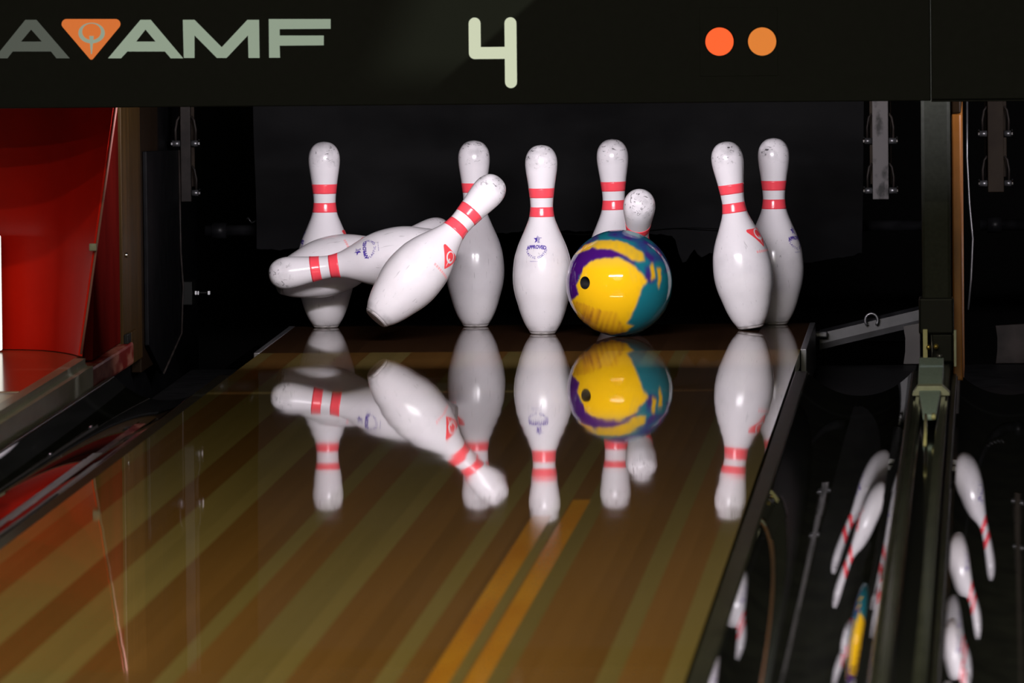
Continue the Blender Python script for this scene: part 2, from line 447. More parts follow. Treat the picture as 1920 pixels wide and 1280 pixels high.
kr = thing('kickback_wall', 'dark side wall of the pin pit behind the grey-green post', 'side wall', (0.81, 0.4, -0.1))
box('panel', (0.780, 0.826), (-0.72, 1.7), (-0.28, 0.95), RUBBER, kr, 0.003)
box('wood_edge', (0.8265, 0.8445), (-0.74, 0.2), (-0.05, 0.48), EDGEWOOD, kr, 0.003)
box('wood_cap', (0.8265, 0.8445), (-0.73, 0.2), (0.481, 0.75), PLYDARK, kr, 0.003)
tag(tube('cable', [(0.853, 0.25, 0.48), (0.852, 0.25, 0.36), (0.856, 0.25, 0.27), (0.862, 0.25, 0.20), (0.858, 0.25, 0.12), (0.852, 0.25, 0.06)], 0.0022, STEEL),
    'thin grey cable hanging right of the orange wood edge', 'cable')

# ---- left kickback with plywood, rubber pad, dark red front
kl = thing('kickback_wall', 'left side wall of the pin pit with plywood face and black rubber pad', 'side wall', (-0.80, 0.5, -0.1))
box('panel', (-0.84, -0.800), (-0.19, 1.7), (-0.28, 0.95), RUBBER, kl, 0.003)
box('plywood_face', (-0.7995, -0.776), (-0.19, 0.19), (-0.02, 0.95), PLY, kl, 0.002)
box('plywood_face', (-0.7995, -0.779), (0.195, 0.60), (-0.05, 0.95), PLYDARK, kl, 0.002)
prism('rubber_pad', [(0.26, 0.385), (0.95, 0.36), (0.96, -0.02), (0.55, -0.075), (0.26, 0.0)], 'x', -0.7785, -0.770, RUBBER, kl, 0.002)
tube('pad_edging', [(-0.769, 0.955, 0.36), (-0.768, 0.957, 0.15), (-0.765, 0.968, 0.08), (-0.768, 0.957, -0.018), (-0.7685, 0.55, -0.074)], 0.0022, ARM_DARK, kl, 6)
box('small_latch', (-0.776, -0.768), (-0.19, -0.12), (0.030, 0.048), SLEEVE, kl, 0.001)
box('latch_block', (-0.776, -0.768), (-0.11, 0.0), (0.028, 0.048), PLY, kl, 0.001)
tube('bolt_head', [(-0.7765, -0.15, 0.200), (-0.771, -0.15, 0.200)], 0.005, CHROME, kl)
rs = thing('side_panel', 'side panel with a dark red reflection put into its colour, between the bright red panel and the plywood', 'panel', (-0.80, -0.6, 0.04))
prism('panel', [(-0.74, 0.032), (-0.20, 0.032), (-0.20, 0.95), (-0.45, 0.95)], 'x', -0.799, -0.781, REDDARK, rs, 0.003)
box('base_rail', (-0.7985, -0.7655), (-0.90, -0.10), (-0.015, 0.030), REDWORN, rs, 0.006)

# ---- red panel and capping, left
plan = [(-0.797, -0.815), (-0.812, -0.765), (-0.832, -0.715), (-0.857, -0.665), (-0.885, -0.625), (-0.915, -0.603), (-0.952, -0.588), (-1.0, -0.575), (-1.08, -0.565), (-1.2, -0.56)]
rows = []
for z in [0.046, 0.12, 0.2, 0.28, 0.36, 0.44, 0.52, 0.65]:
    k = (z - 0.046)
    rows.append([(x + 0.155 * k * (1 if i == 0 else max(0, 1 - i * 0.18)), y, z) for i, (x, y) in enumerate(plan)])
rp = thing('red_panel', 'bright red upright panel with slanting right edge, left of the pit', 'panel', (-0.87, -0.7, 0.046))
sheet('panel_sheet', rows, RED, rp, 0.008)
tube('edge_strip', [(r[0][0] + 0.002, r[0][1] - 0.002, r[0][2] + (0.004 if i == 0 else 0)) for i, r in enumerate(rows)], 0.0025, PALE_EDGE, rp, 6)
box('edge_clip', (-0.776, -0.762), (-0.832, -0.824), (0.242, 0.256), YOKE, rp, 0.002)
gl = thing('glare_box', 'made-up glowing white box standing for the glare at the left end of the red panel', 'light', (-1.02, -0.62, 0.046))
box('glare_face', (-1.10, -0.959), (-0.672, -0.662), (0.048, 0.265), GLOW, gl, 0.003)  # glowing face added in place of the glare on the red panel
box('casing', (-1.105, -0.962), (-0.661, -0.625), (0.047, 0.262), HOUSING, gl, 0.004)

cp = thing('division_capping', 'wide tan capping with grey-olive edge trim beside the left gutter', 'capping', (-1.2, -4, -0.05))
box('top_board', (-1.65, -0.800), (-1.80, -0.20), (-0.05, 0.045), CAPTOP, cp, 0.003)
box('joint_strip', (-1.65, -0.800), (-1.88, -1.803), (-0.05, 0.043), CAPEDGE, cp, 0.002)
box('beige_board', (-1.65, -0.800), (-2.30, -1.885), (-0.05, 0.045), CAPBEIGE, cp, 0.003)
box('lower_board', (-1.65, -0.800), (-15, -2.305), (-0.05, 0.045), CAPTOP, cp, 0.003)
bm = bmesh.new(); add_box(bm, (-0.799, -0.764), (-15, -0.905), (-0.05, 0.047))
bmesh.ops.bevel(bm, geom=[e for e in bm.edges if all(v.co.z > 0 and v.co.x > -0.78 for v in e.verts)], offset=0.014, segments=5, affect='EDGES')
from_bm('edge_trim', bm, CAPEDGE, cp)

# ------------------------------------------------------------------ pit: curtain, bars, floor plates
def bottom_z(x):
    P = [(-0.66, 0.13), (-0.60, 0.128), (-0.4, 0.15), (0.0, 0.165), (0.17, 0.16), (0.235, 0.15), (0.25, 0.095), (0.262, 0.10), (0.275, 0.125), (0.29, 0.105), (0.31, 0.115), (0.40, 0.098), (0.473, 0.085), (0.614, 0.109), (0.64, 0.112)]
    for (xa, za), (xb, zb) in zip(P, P[1:]):
        if xa <= x <= xb:
            return za + (zb - za) * (x - xa) / (xb - xa)
    return P[-1][1]
rows = []
for j in range(41):
    r = []
    for i in range(161):
        x = -0.655 + 1.285 * i / 160
        zb = bottom_z(x) + (0.006 * noise.noise(Vector((x * 60, 3, 0))))
        z = zb + (0.72 - zb) * j / 40
        s = max(0, (0.62 - z)) * 1.3
        diag = x * 0.8 + z
        y = 1.46 + s * (0.03 * math.sin(diag * 17) + 0.02 * noise.noise(Vector((x * 6, z * 5, 1.3)))) + 0.012 * noise.noise(Vector((x * 3, z * 3, 7)))
        xr = x + 0.02 * (z - 0.3) * (1 if x > 0 else -0.6)
        r.append((xr, y, z))
    rows.append(r)
cu = thing('pit_curtain', 'black cloth curtain with ragged lower edge hanging behind the pins', 'curtain', (0, 1.46, 0.1))
sheet('cloth', rows, CLOTH, cu, 0.003)
tube('hem_seam', [(-0.05 + 0.40 * k / 20, 1.435 + 0.006 * math.sin(k), 0.163 - 0.006 * math.sin(k * 0.3)) for k in range(21)], 0.0010, BLACK, cu, 6)
for xa, xb, lab in ((-0.77, 0.775, 'dark steel bar running across the pit behind the black curtain'), (0.875, 2.3, 'dark steel bar crossing the neighbouring pit at the right edge')):
    t = thing('cross_bar', lab, 'bar', ((xa + xb) / 2, 1.56, 0.165), 'pit cross bars')
    tube('shaft', [(xa, 1.56, 0.165), (xb, 1.56, 0.165)], 0.012, DARKSTEEL, t, 14)
    tube('collar', [(xa + 0.015, 1.56, 0.165), (xa + 0.045, 1.56, 0.165)], 0.017, DARKSTEEL, t, 14)
    tube('spring', [(xa + 0.09 + 0.004 * k, 1.53 + 0.006 * math.cos(k * 1.5), 0.190 - 0.0012 * k + 0.004 * math.sin(k * 1.5)) for k in range(22)], 0.0018, STEEL, t, 6)
tag(box('pit_carpet', (-0.775, 0.775), (0.95, 2.9), (-0.30, -0.16), BLACK), 'black carpet on the floor of the pin pit behind the pins', 'carpet')

# sweep arms hanging from above
def sweep_arm(x0, x1, y, zb, m, label):
    xc = (x0 + x1) / 2
    t = thing('sweep_arm', label, 'machine arm', (xc, y, zb), 'sweep arms hanging under the mask')
    box('bar', (x0, x1), (y - 0.012, y + 0.012), (zb, 0.80), m, t, 0.0015)
    box('backing_plate', (x0 - 0.006, x1 + 0.006), (y + 0.013, y + 0.019), (zb + 0.03, 0.80), ARM_BROWN, t, 0.001)
    for zz in (zb + 0.018, zb + 0.120):
        for s in (-1, 1):
            xe = x0 if s < 0 else x1
            rl = tube('roller', [(xe + s * 0.001, y - 0.006, zz), (xe + s * 0.016, y - 0.006, zz)], 0.0065, STEEL, t, 12)
            bmr = bmesh.new(); add_tube(bmr, [(xe + s * 0.016, y - 0.006, zz), (xe + s * 0.019, y - 0.006, zz)], 0.009, 12)
            from_bm('roller_cap', bmr, CHROME, t, False)
            tube('strap', [(xe + s * 0.010, y - 0.004, zz + 0.005), (xe + s * 0.0105, y - 0.004, zz + 0.028), (xe + s * 0.007, y - 0.004, zz + 0.048), (xe + s * 0.001, y - 0.004, zz + 0.056)], 0.0025, ARM_DARK, t, 8)
    return t
sweep_arm(0.656, 0.689, 1.0, 0.246, ARM_GREY, 'scuffed pale grey machine arm hanging left of the post')
sweep_arm(0.892, 0.925, 1.0, 0.259, ARM_BROWN, 'brown machine arm hanging right of the orange wood edge')
sweep_arm(-0.769, -0.748, 1.0, 0.252, ARM_DARK, 'dark machine arm hanging against the left side wall')

# metal bits right of the deck end
fl = thing('pit_flange', 'bent dull steel flange running from the deck end to the right side wall', 'flange', (0.64, 0.86, -0.09))
rows = []
for k in range(13):
    x = 0.545 + 0.225 * k / 12
    z = -0.028 + 0.052 * k / 12
    rows.append([(x, 0.955, z - 0.032), (x, 0.955, z - 0.02), (x, 0.958, z), (x, 0.975, z + 0.006), (x, 1.0, z - 0.01)])
sheet('plate', rows, DARKSTEEL, fl, 0.003, False)
for xx in (0.556, 0.762):
    box('bracket', (xx - 0.005, xx + 0.005), (0.958, 0.966), (-0.16, -0.055 + (0.045 if xx > 0.7 else 0)), BLACK, fl)
bm = bmesh.new()
add_tube(bm, [(0.652 + 0.013 * math.cos(a), 0.945, 0.0 + 0.014 * math.sin(a)) for a in [math.pi * (1.25 - 1.5 * k / 14) for k in range(15)]], 0.0028, 8)
from_bm('hook', bm, STEEL, fl, True)
box('bright_corner', (0.536, 0.562), (0.93, 0.953), (-0.034, -0.022), STEEL, fl, 0.003)
for x0, x1, lab in ((0.717, 0.752, 'small grey plate standing at the end of the gutter beside the post'), (0.905, 1.02, 'grey plate standing at the end of the neighbouring gutter')):
    prism_pts = [(x0, -0.088), (x1, -0.088), (x1, -0.004), (x0, -0.010), (x0 + 0.006, -0.035), (x0 + 0.004, -0.062)]
    t = tag(prism('end_plate', prism_pts, 'y', 0.904, 0.916, TILE if x0 < 0.8 else ARM_DARK, None, 0.0015), lab, 'plate', 'gutter end plates')
rf = thing('reflector', 'tiny bright reflector on the left side wall of the pit', 'reflector', (-0.765, 1.35, 0.045))
box('plate', (-0.7995, -0.778), (1.32, 1.40), (0.02, 0.07), SLEEVE, rf, 0.002)
for k, (a, b) in enumerate(((-0.774, -0.770), (-0.7685, -0.7655), (-0.747, -0.742))):
    box('glass_bead', (a, b), (1.335, 1.345), (0.041, 0.049), BEAD, rf, 0.001)
box('stem', (-0.778, -0.742), (1.345, 1.352), (0.043, 0.047), SLEEVE, rf, 0.001)

# ------------------------------------------------------------------ mask with writing
MY = -1.15
mk = thing('pinsetter_mask', 'black mask panel above the pins with logo, number 4 and two orange lamps', 'mask', (0, MY, 0.519))
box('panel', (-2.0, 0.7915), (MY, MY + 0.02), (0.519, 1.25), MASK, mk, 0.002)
mk2 = thing('pinsetter_mask', 'plain black mask panel at the right edge beyond the seam', 'mask', (1.5, MY, 0.519))
box('panel', (0.7928, 2.9), (MY - 0.002, MY + 0.018), (0.521, 1.25), MASK2, mk2, 0.002)
box('lower_lip', (0.7928, 2.9), (MY + 0.002, MY + 0.03), (0.517, 0.5205), MASK2, mk2, 0.001)

def flat_poly(name, outer, hole, m, parent, y=MY, t=0.0012):
    """print of small thickness on the mask face, polygon in x,z with optional hole"""
    bm = bmesh.new()
    es = []
    for loop in [outer] + ([hole] if hole else []):
        vs = [bm.verts.new((x, y - t, z)) for x, z in loop]
        es += [bm.edges.new((vs[i], vs[(i + 1) % len(vs)])) for i in range(len(vs))]
    bmesh.ops.triangle_fill(bm, use_beauty=True, use_dissolve=False, edges=es)
    r = bmesh.ops.extrude_face_region(bm, geom=bm.faces[:])
    for v in [g for g in r['geom'] if isinstance(g, bmesh.types.BMVert)]:
        v.co.y = y
    return from_bm(name, bm, m, parent)

def rounded(poly, rads, n=8):
    out = []
    k = len(poly)
    for i in range(k):
        p = Vector(poly[i]); a = (Vector(poly[i - 1]) - p).normalized(); b = (Vector(poly[(i + 1) % k]) - p).normalized()
        ang = a.angle(b); d = rads[i] / math.tan(ang / 2)
        s, e = p + a * d, p + b * d
        c = p + (a + b).normalized() * (rads[i] / math.sin(ang / 2))
        a0 = (s - c); a1 = (e - c)
        for j in range(n + 1):
            v = a0.lerp(a1, j / n).normalized() * rads[i]
            out.append(tuple(c + v))
    return out
G = {
 'Ad': ([(-0.8547, 0.6803), (-0.8344, 0.6801), (-0.7745, 0.6095), (-0.7987, 0.6097), (-0.8085, 0.6222), (-0.8786, 0.6228), (-0.8884, 0.6105), (-0.9126, 0.6107)], [(-0.8443, 0.6625), (-0.825, 0.6404), (-0.8631, 0.6407)]),
 'A': ([(-0.6443, 0.6784), (-0.6255, 0.6783), (-0.5670, 0.6077), (-0.5898, 0.6079), (-0.6003, 0.6204), (-0.6688, 0.621), (-0.6807, 0.6087), (-0.7045, 0.6089)], [(-0.6353, 0.6607), (-0.6171, 0.6386), (-0.6526, 0.6389)]),
 'M': ([(-0.5669, 0.6778), (-0.5456, 0.6776), (-0.4965, 0.6273), (-0.4491, 0.6767), (-0.4278, 0.6765), (-0.4276, 0.6072), (-0.4478, 0.6074), (-0.4484, 0.6484), (-0.4879, 0.6077), (-0.5056, 0.6079), (-0.5459, 0.6493), (-0.5464, 0.6082), (-0.566, 0.6084)], None),
 'F': ([(-0.4101, 0.6778), (-0.2973, 0.6768), (-0.2975, 0.6591), (-0.3904, 0.6592), (-0.3905, 0.6476), (-0.3101, 0.6469), (-0.3103, 0.6292), (-0.3908, 0.6292), (-0.3903, 0.6073), (-0.4102, 0.6074)], None)}
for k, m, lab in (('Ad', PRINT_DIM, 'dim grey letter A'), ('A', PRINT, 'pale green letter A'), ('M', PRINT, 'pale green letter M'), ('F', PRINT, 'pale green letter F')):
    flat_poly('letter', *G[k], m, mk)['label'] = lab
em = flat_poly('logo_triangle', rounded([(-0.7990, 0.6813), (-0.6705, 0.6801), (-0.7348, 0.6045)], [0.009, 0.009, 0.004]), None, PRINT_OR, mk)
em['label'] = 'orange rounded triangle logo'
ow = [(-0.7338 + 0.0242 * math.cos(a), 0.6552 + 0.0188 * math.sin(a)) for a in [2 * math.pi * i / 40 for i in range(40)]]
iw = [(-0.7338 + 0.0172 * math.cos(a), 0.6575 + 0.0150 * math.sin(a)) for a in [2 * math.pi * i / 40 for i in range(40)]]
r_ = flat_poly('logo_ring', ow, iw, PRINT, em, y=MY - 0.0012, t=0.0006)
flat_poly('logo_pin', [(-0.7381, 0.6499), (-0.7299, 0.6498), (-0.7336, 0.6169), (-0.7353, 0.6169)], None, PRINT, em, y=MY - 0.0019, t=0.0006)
# lane number 4 as round-ended strokes, one outline
def four():
    r = 0.01085
    xl, xr, zt, zm, zb = -0.0352, 0.0300, 0.6663, 0.6126, 0.5593
    pts = []
    def arc(cx, cz, a0, a1, n=10):
        for j in range(n + 1):
            a = math.radians(a0 + (a1 - a0) * j / n)
            pts.append((cx + r * math.cos(a), cz + r * math.sin(a)))
    arc(xl, zt, 180, 0)
    pts.append((xl + r, zm + r)); pts.append((xr - r, zm + r))
    arc(xr, zt, 180, 0)
    arc(xr, zb, 0, -180)
    pts.append((xr - r, zm - r))
    arc(xl, zm, -90, -180)
    return pts
flat_poly('lane_number', four(), None, NUM, mk)['label'] = 'backlit pale number 4'
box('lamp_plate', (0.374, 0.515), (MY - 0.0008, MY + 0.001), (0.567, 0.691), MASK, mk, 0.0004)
for cx, cz, m, lab in ((0.4095, 0.6297, LAMP1, 'lit red-orange round lamp'), (0.4869, 0.6292, LAMP2, 'amber round lamp')):
    bm = bmesh.new(); add_tube(bm, [(cx, MY - 0.0035, cz), (cx, MY - 0.0005, cz)], 0.0255, 40)
    o = from_bm('indicator_lamp', bm, m, mk); o['label'] = lab
    bm = bmesh.new()
    add_tube(bm, [(cx + 0.0265 * math.cos(a), MY - 0.001, cz + 0.0265 * math.sin(a)) for a in [2 * math.pi * i / 40 for i in range(41)]], 0.0012, 6, False)
    from_bm('bezel', bm, SLEEVE, o)

# pin-deck lamps behind the mask
for cx, lab in ((0.0, 'tube lamp fixture hidden behind the mask lighting the pins'), (NEXT, 'tube lamp fixture behind the right mask lighting the neighbouring pins')):
    t = thing('deck_lamp', lab, 'lamp', (cx, -1.08, 0.60), 'pin deck lamps')
    box('housing', (cx - 0.5, cx + 0.5), (-1.125, -1.10), (0.56, 0.68), HOUSING, t, 0.003)
    box('blocker_floor', (cx - 0.5, cx + 0.5), (-1.10, -1.03), (0.528, 0.532), HOUSING, t)  # unseen plate added to stop light going straight down
    box('blocker_lip', (cx - 0.5, cx + 0.5), (-1.034, -1.030), (0.532, 0.5755), HOUSING, t)  # unseen lip added to keep the lamp off the lane before the deck
    area('deck_lamp_light', (cx + 0.02, -1.085, 0.61), (cx, 0.62, 0.16), 0.80, 0.05, DECK_POWER, DECK_COLOR, t)
# ceiling strip lights over the lanes; the last row is added for the red panel
for k, (y, p) in enumerate(CEIL_ROWS):
    t = thing('ceiling_light', ['ceiling strip light nearest the mask', 'ceiling strip light over the middle of the lane', 'ceiling strip light over the approach half of the lane', 'unseen strip light added nearest the bowler to brighten the red panel'][k], 'light', (0, y, CEIL_Z), 'ceiling strip lights')
    box('housing', (-2.0, 2.0), (y - 0.09, y + 0.09), (CEIL_Z + 0.012, CEIL_Z + 0.14), HOUSING, t, 0.004)
    area('ceiling_strip_light', (0, y, CEIL_Z), (0, y, 0), 3.8, 0.10, p, CEIL_COLOR, t)

# ------------------------------------------------------------------ pins
PS = 0.997
IN = 0.0254
PROF = [(0.0, 0.90), (0.035, 1.0), (0.17, 1.068), (0.32, 1.15), (0.75, 1.414), (1.5, 1.73), (2.25, 1.953), (3.375, 2.255), (4.5, 2.36), (5.875, 2.24), (6.6, 2.06), (7.25, 1.83), (8.0, 1.50), (8.625, 1.236),
        (9.0, 1.09), (9.375, 0.985), (10.0, 0.90), (10.4, 0.91), (10.875, 0.945), (11.75, 1.055), (12.625, 1.19), (13.2, 1.262), (13.6, 1.273), (14.0, 1.225), (14.35, 1.10), (14.65, 0.89), (14.85, 0.63), (14.96, 0.33), (15.0, 0.0)]
def cat(P, h):
    """smooth (monotone cubic-ish) radius at height h inches"""
    for i in range(len(P) - 1):
        if P[i][0] <= h <= P[i + 1][0]:
            (x0, y0), (x1, y1) = P[i], P[i + 1]
            xm, ym = P[i - 1] if i > 0 else P[i]
            xp, yp = P[i + 2] if i + 2 < len(P) else P[i + 1]
            m0 = (y1 - ym) / (x1 - xm); m1 = (yp - y0) / (xp - x0)
            t = (h - x0) / (x1 - x0); d = x1 - x0
            return (2*t**3 - 3*t**2 + 1)*y0 + (t**3 - 2*t**2 + t)*d*m0 + (-2*t**3 + 3*t**2)*y1 + (t**3 - t**2)*d*m1
    return P[-1][1]
def rad(hm):   # radius in metres at height in metres
    return max(0.0, cat(PROF, hm / IN)) * IN

def lathe(name, prof, m, seg=72):
    verts, faces = [], []
    rings = []
    for r, z in prof:
        if r < 1e-6:
            rings.append([len(verts)]); verts.append((0, 0, z))
        else:
            rings.append(list(range(len(verts), len(verts) + seg)))
            verts += [(r * math.cos(2 * math.pi * k / seg), r * math.sin(2 * math.pi * k / seg), z) for k in range(seg)]
    for a, b in zip(rings, rings[1:]):
        for k in range(seg):
            k2 = (k + 1) % seg
            if len(a) == 1 and len(b) == 1: continue
            if len(a) == 1: faces.append((a[0], b[k2], b[k]))
            elif len(b) == 1: faces.append((a[k], a[k2], b[0]))
            else: faces.append((a[k], a[k2], b[k2], b[k]))
    me = bpy.data.meshes.new(name); me.from_pydata(verts, [], faces); me.materials.append(m)
    for p in me.polygons: p.use_smooth = True
    return me

hs = [0.17 + (13.6 - 0.17) * i / 80 for i in range(81)] + [13.6 + 1.4 * math.sin(math.pi / 2 * i / 16) for i in range(1, 17)]
body_prof = [(0.0, 0.0045)] + [(cat(PROF, h) * IN if h < 14.999 else 0.0, h * IN) for h in hs]
ME_BODY = lathe('pin_body', body_prof, PIN)
ME_BASE = lathe('pin_base_ring', [(0.0, 0.0), (0.90 * IN, 0.0), (0.965 * IN, 0.0008), (1.0 * IN, 0.0022), (1.066 * IN, 0.17 * IN - 0.0002), (0.9 * IN, 0.17 * IN)], PINBASE)
def ring_mesh(z0, z1):
    zs = [z0 + (z1 - z0) * i / 6 for i in range(7)]
    pr = [(rad(z0) - 0.0008, z0)] + [(rad(z) + 0.00035, z) for z in zs] + [(rad(z1) - 0.0008, z1)]
    return lathe('pin_stripe', pr, STRIPE)
ME_S1 = ring_mesh(0.2745, 0.2940)
ME_S2 = ring_mesh(0.2365, 0.2560)

def wrap(points_faces, m, name, off=0.0005):
    """map flat (s,h) geometry onto the pin, facing local -Y"""
    verts, faces = points_faces
    out = []
    for s, h in verts:
        r = rad(h) + off; a = s / rad(h)
        out.append((r * math.sin(a), -r * math.cos(a), h))
    me = bpy.data.meshes.new(name); me.from_pydata(out, [], faces); me.materials.append(m); return me

def text2d(s, size, bold=0.0):
    c = bpy.data.curves.new('t', 'FONT'); c.body = s; c.size = size; c.align_x = 'CENTER'; c.offset = bold; c.resolution_u = 3
    o = bpy.data.objects.new('t', c); col.objects.link(o)
    dg = bpy.context.evaluated_depsgraph_get(); dg.update()
    me = bpy.data.meshes.new_from_object(o.evaluated_get(dg))
    bm = bmesh.new(); bm.from_mesh(me); bmesh.ops.triangulate(bm, faces=bm.faces)
    bm.verts.index_update()
    v = [(p.co.x, p.co.y) for p in bm.verts]; f = [tuple(q.index for q in p.verts) for p in bm.faces]
    bm.free(); bpy.data.objects.remove(o); bpy.data.meshes.remove(me); bpy.data.curves.remove(c)
    return v, f
class Flat:
    def __init__(s): s.v = []; s.f = []
    def add(s, v, f):
        n = len(s.v); s.v += list(v); s.f += [tuple(i + n for i in q) for q in f]
    def poly(s, pts):
        n = len(s.v); s.v += list(pts); s.f.append(tuple(range(n, n + len(pts))))

ap = Flat()
# star: solid left half, right half of bars
SC, SH, SR = 0.001, 0.1925, 0.0085
star = []
for k in range(10):
    r = SR if k % 2 == 0 else SR * 0.42
    a = math.pi / 2 + math.pi * k / 5
    star.append((SC + r * math.cos(a), SH + r * math.sin(a)))
ctr = (SC, SH)
for i in range(0, 5):
    ap.poly([ctr, star[i], star[i + 1]])
for k in range(7):     # bars clipped by the right half of the star
    h0 = SH - 0.0065 + k * 0.0018
    lo, hi = SC + 0.0008, None
    w_ = 0.0075 if k == 5 else (0.0042 if k in (3, 4, 6) else 0.0032 + 0.0006 * (2 - min(k, 2)))
    if k == 6: w_ = 0.002
    ap.poly([(lo, h0), (lo + w_, h0), (lo + w_, h0 + 0.0010), (lo, h0 + 0.0010)])
v, f = text2d('APPROVED', 0.0098, 0.0005)
mx_ = max(p[0] for p in v) or 1
kx = 0.0205 / mx_
ap.add([(x * kx, 0.1745 + y * 1.0 - 0.0022 * (x * kx / 0.0205) ** 2) for x, y in v], f)
word = 'PLASTIC COATED'
for i, ch in enumerate(word):
    if ch == ' ': continue
    a = math.radians(-76 + 152 * i / (len(word) - 1))
    v, f = text2d(ch, 0.0066, 0.0001)
    cx, ch_ = 0.0, 0.1765
    R_ = 0.0225
    def tr(p):
        x, y = p[0], p[1]
        # letters stand on the lower arc, tops towards the centre
        rr = R_ - y
        aa = a + x / R_
        return (cx + rr * math.sin(aa), ch_ - rr * math.cos(aa))
    ap.add([tr(p) for p in v], f)
v, f = text2d('MADE IN U.S.A.', 0.0030)
mx_ = max(p[0] for p in v)
ap.add([(x * 0.0105 / mx_ - 0.001, 0.1480 + y) for x, y in v], f)
ME_AP = wrap((ap.v, ap.f), INK, 'approval_mark')

def subdiv_poly(outer, hole=None, cell=0.004):
    bm = bmesh.new(); es = []
    for loop in [outer] + ([hole] if hole else []):
        pts = []
        for i in range(len(loop)):
            a, b = Vector(loop[i]), Vector(loop[(i + 1) % len(loop)])
            n = max(1, int((b - a).length / cell))
            pts += [a.lerp(b, j / n) for j in range(n)]
        vs = [bm.verts.new((p.x, p.y, 0)) for p in pts]
        es += [bm.edges.new((vs[i], vs[(i + 1) % len(vs)])) for i in range(len(vs))]
    bmesh.ops.triangle_fill(bm, use_beauty=True, edges=es)
    bmesh.ops.subdivide_edges(bm, edges=[e for e in bm.edges if e.calc_length() > cell * 1.5], cuts=3, use_grid_fill=True)
    bmesh.ops.triangulate(bm, faces=bm.faces)
    bm.verts.index_update()
    v = [(p.co.x, p.co.y) for p in bm.verts]; f = [tuple(q.index for q in p.verts) for p in bm.faces]
    bm.free(); return v, f
tri = rounded([(-0.030, 0.2000), (0.030, 0.2000), (0.0, 0.1600)], [0.004, 0.004, 0.002])
mkf = Flat(); mkf.add(*subdiv_poly(tri))
ME_MK = wrap((mkf.v, mkf.f), INKRED, 'maker_mark', 0.0006)
circ = lambda r, cz: [(r * math.cos(2 * math.pi * i / 28), cz + r * math.sin(2 * math.pi * i / 28)) for i in range(28)]
rg = Flat(); rg.add(*subdiv_poly(circ(0.0118, 0.1875), circ(0.0085, 0.1885)))
rg.poly([(-0.0018, 0.1845), (0.0018, 0.1845), (0.0004, 0.1670), (-0.0004, 0.1670)])
ME_RG = wrap((rg.v, rg.f), PIN, 'maker_ring', 0.0010)
ln_ = Flat()
for k in range(9):
    x0 = -0.026 + k * 0.0058
    ln_.poly([(x0, 0.1505), (x0 + 0.0042, 0.1505), (x0 + 0.0042, 0.1555), (x0, 0.1555)])
ME_LN = wrap((ln_.v, ln_.f), INKPALE, 'maker_line', 0.0005)

def make_pin(B, A, D, label, group, front='approved'):
    A = Vector(A).normalized(); D = Vector(D)
    D = (D - A * D.dot(A)).normalized()
    Yv = -D if front == 'approved' else D
    Xv = Yv.cross(A)
    root = thing('bowling_pin', label, 'bowling pin', (0, 0, 0), group)
    mw = Matrix.Identity(4)
    for i in range(3):
        mw[i][0] = Xv[i] * PS; mw[i][1] = Yv[i] * PS; mw[i][2] = A[i] * PS; mw[i][3] = B[i]
    root.matrix_world = mw
    def part(n, me, par):
        o = bpy.data.objects.new(n, me); col.objects.link(o); o.parent = par; return o
    b = part('body', ME_BODY, root)
    part('base_ring', ME_BASE, root)
    part('neck_stripe', ME_S1, root)
    part('neck_stripe', ME_S2, root)
    part('approval_mark', ME_AP, root)['label'] = 'violet approval stamp with star and lettering'
    m_ = part('maker_mark', ME_MK, root); m_['label'] = 'red triangle emblem'
    part('emblem_ring', ME_RG, m_); part('faded_line', ME_LN, m_)
    for o in (m_,):
        o.rotation_euler = (0, 0, math.pi)
    return root

GP = 'ten pins of the near lane'
make_pin((-0.4605, 0.83, 0), (0, 0, 1), (-0.985, -0.17, 0), 'white bowling pin with two red stripes standing upright farthest left', GP)
make_pin((-0.154, 0.83, 0), (0, 0, 1), (0.93, 0.36, 0), 'upright white pin half hidden behind the steeply tilted pin', GP)
make_pin((0.135, 0.845, 0), (-0.02, 0, 1), (-0.97, 0.25, 0), 'upright white pin whose base is hidden behind the ball', GP)
make_pin((0.4572, 0.83, 0), (0, 0, 1), (0.87, -0.5, 0), 'upright white pin at the back right with violet stamp at its edge', GP)
make_pin((-0.003, 0.56, 0), (0, 0, 1), (-0.19, -0.98, 0), 'upright white pin in the middle with violet stamp facing front', GP)
make_pin((0.413, 0.64, 0.0038), (-0.13, 0.0, 0.99), (0.90, -0.43, 0), 'white pin leaning left on its base edge in front of the back right pin', GP, 'maker')
make_pin((-0.321, 0.28, 0.048), (0.222, 0.09, 0.247), (0.50, -0.76, -0.44), 'white pin flying tilted steeply to the right with red triangle emblem', GP, 'maker')
make_pin((-0.180, 0.58, 0.173), (-0.985, 0.0, -0.139), (0, -0.85, 0.52), 'white pin flying almost flat with its head to the left and stripes showing', GP)
make_pin((-0.548, 0.672, 0.101), (0.311, 0.105, 0.091), (0, 0.9, -0.4), 'white pin flying flat behind the striped flat one, base to the left', GP)
make_pin((0.169, 0.752, 0.028), (0.078, -0.739, 0.669), (0, 0.7, 0.7), 'white pin toppling towards the camera with its round head just above the ball', GP)
for x, y in ((NEXT - 0.4572, 0.792), (NEXT - 0.3048, 0.528), (NEXT - 0.1524, 0.264), (NEXT, 0.0), (NEXT - 0.1524, 0.792), (NEXT, 0.528)):
    make_pin((x, y, 0), (0, 0, 1), (-0.6, -0.8, 0), 'white bowling pin on the neighbouring lane, seen only mirrored in the right gutter', 'pins of the neighbouring lane')

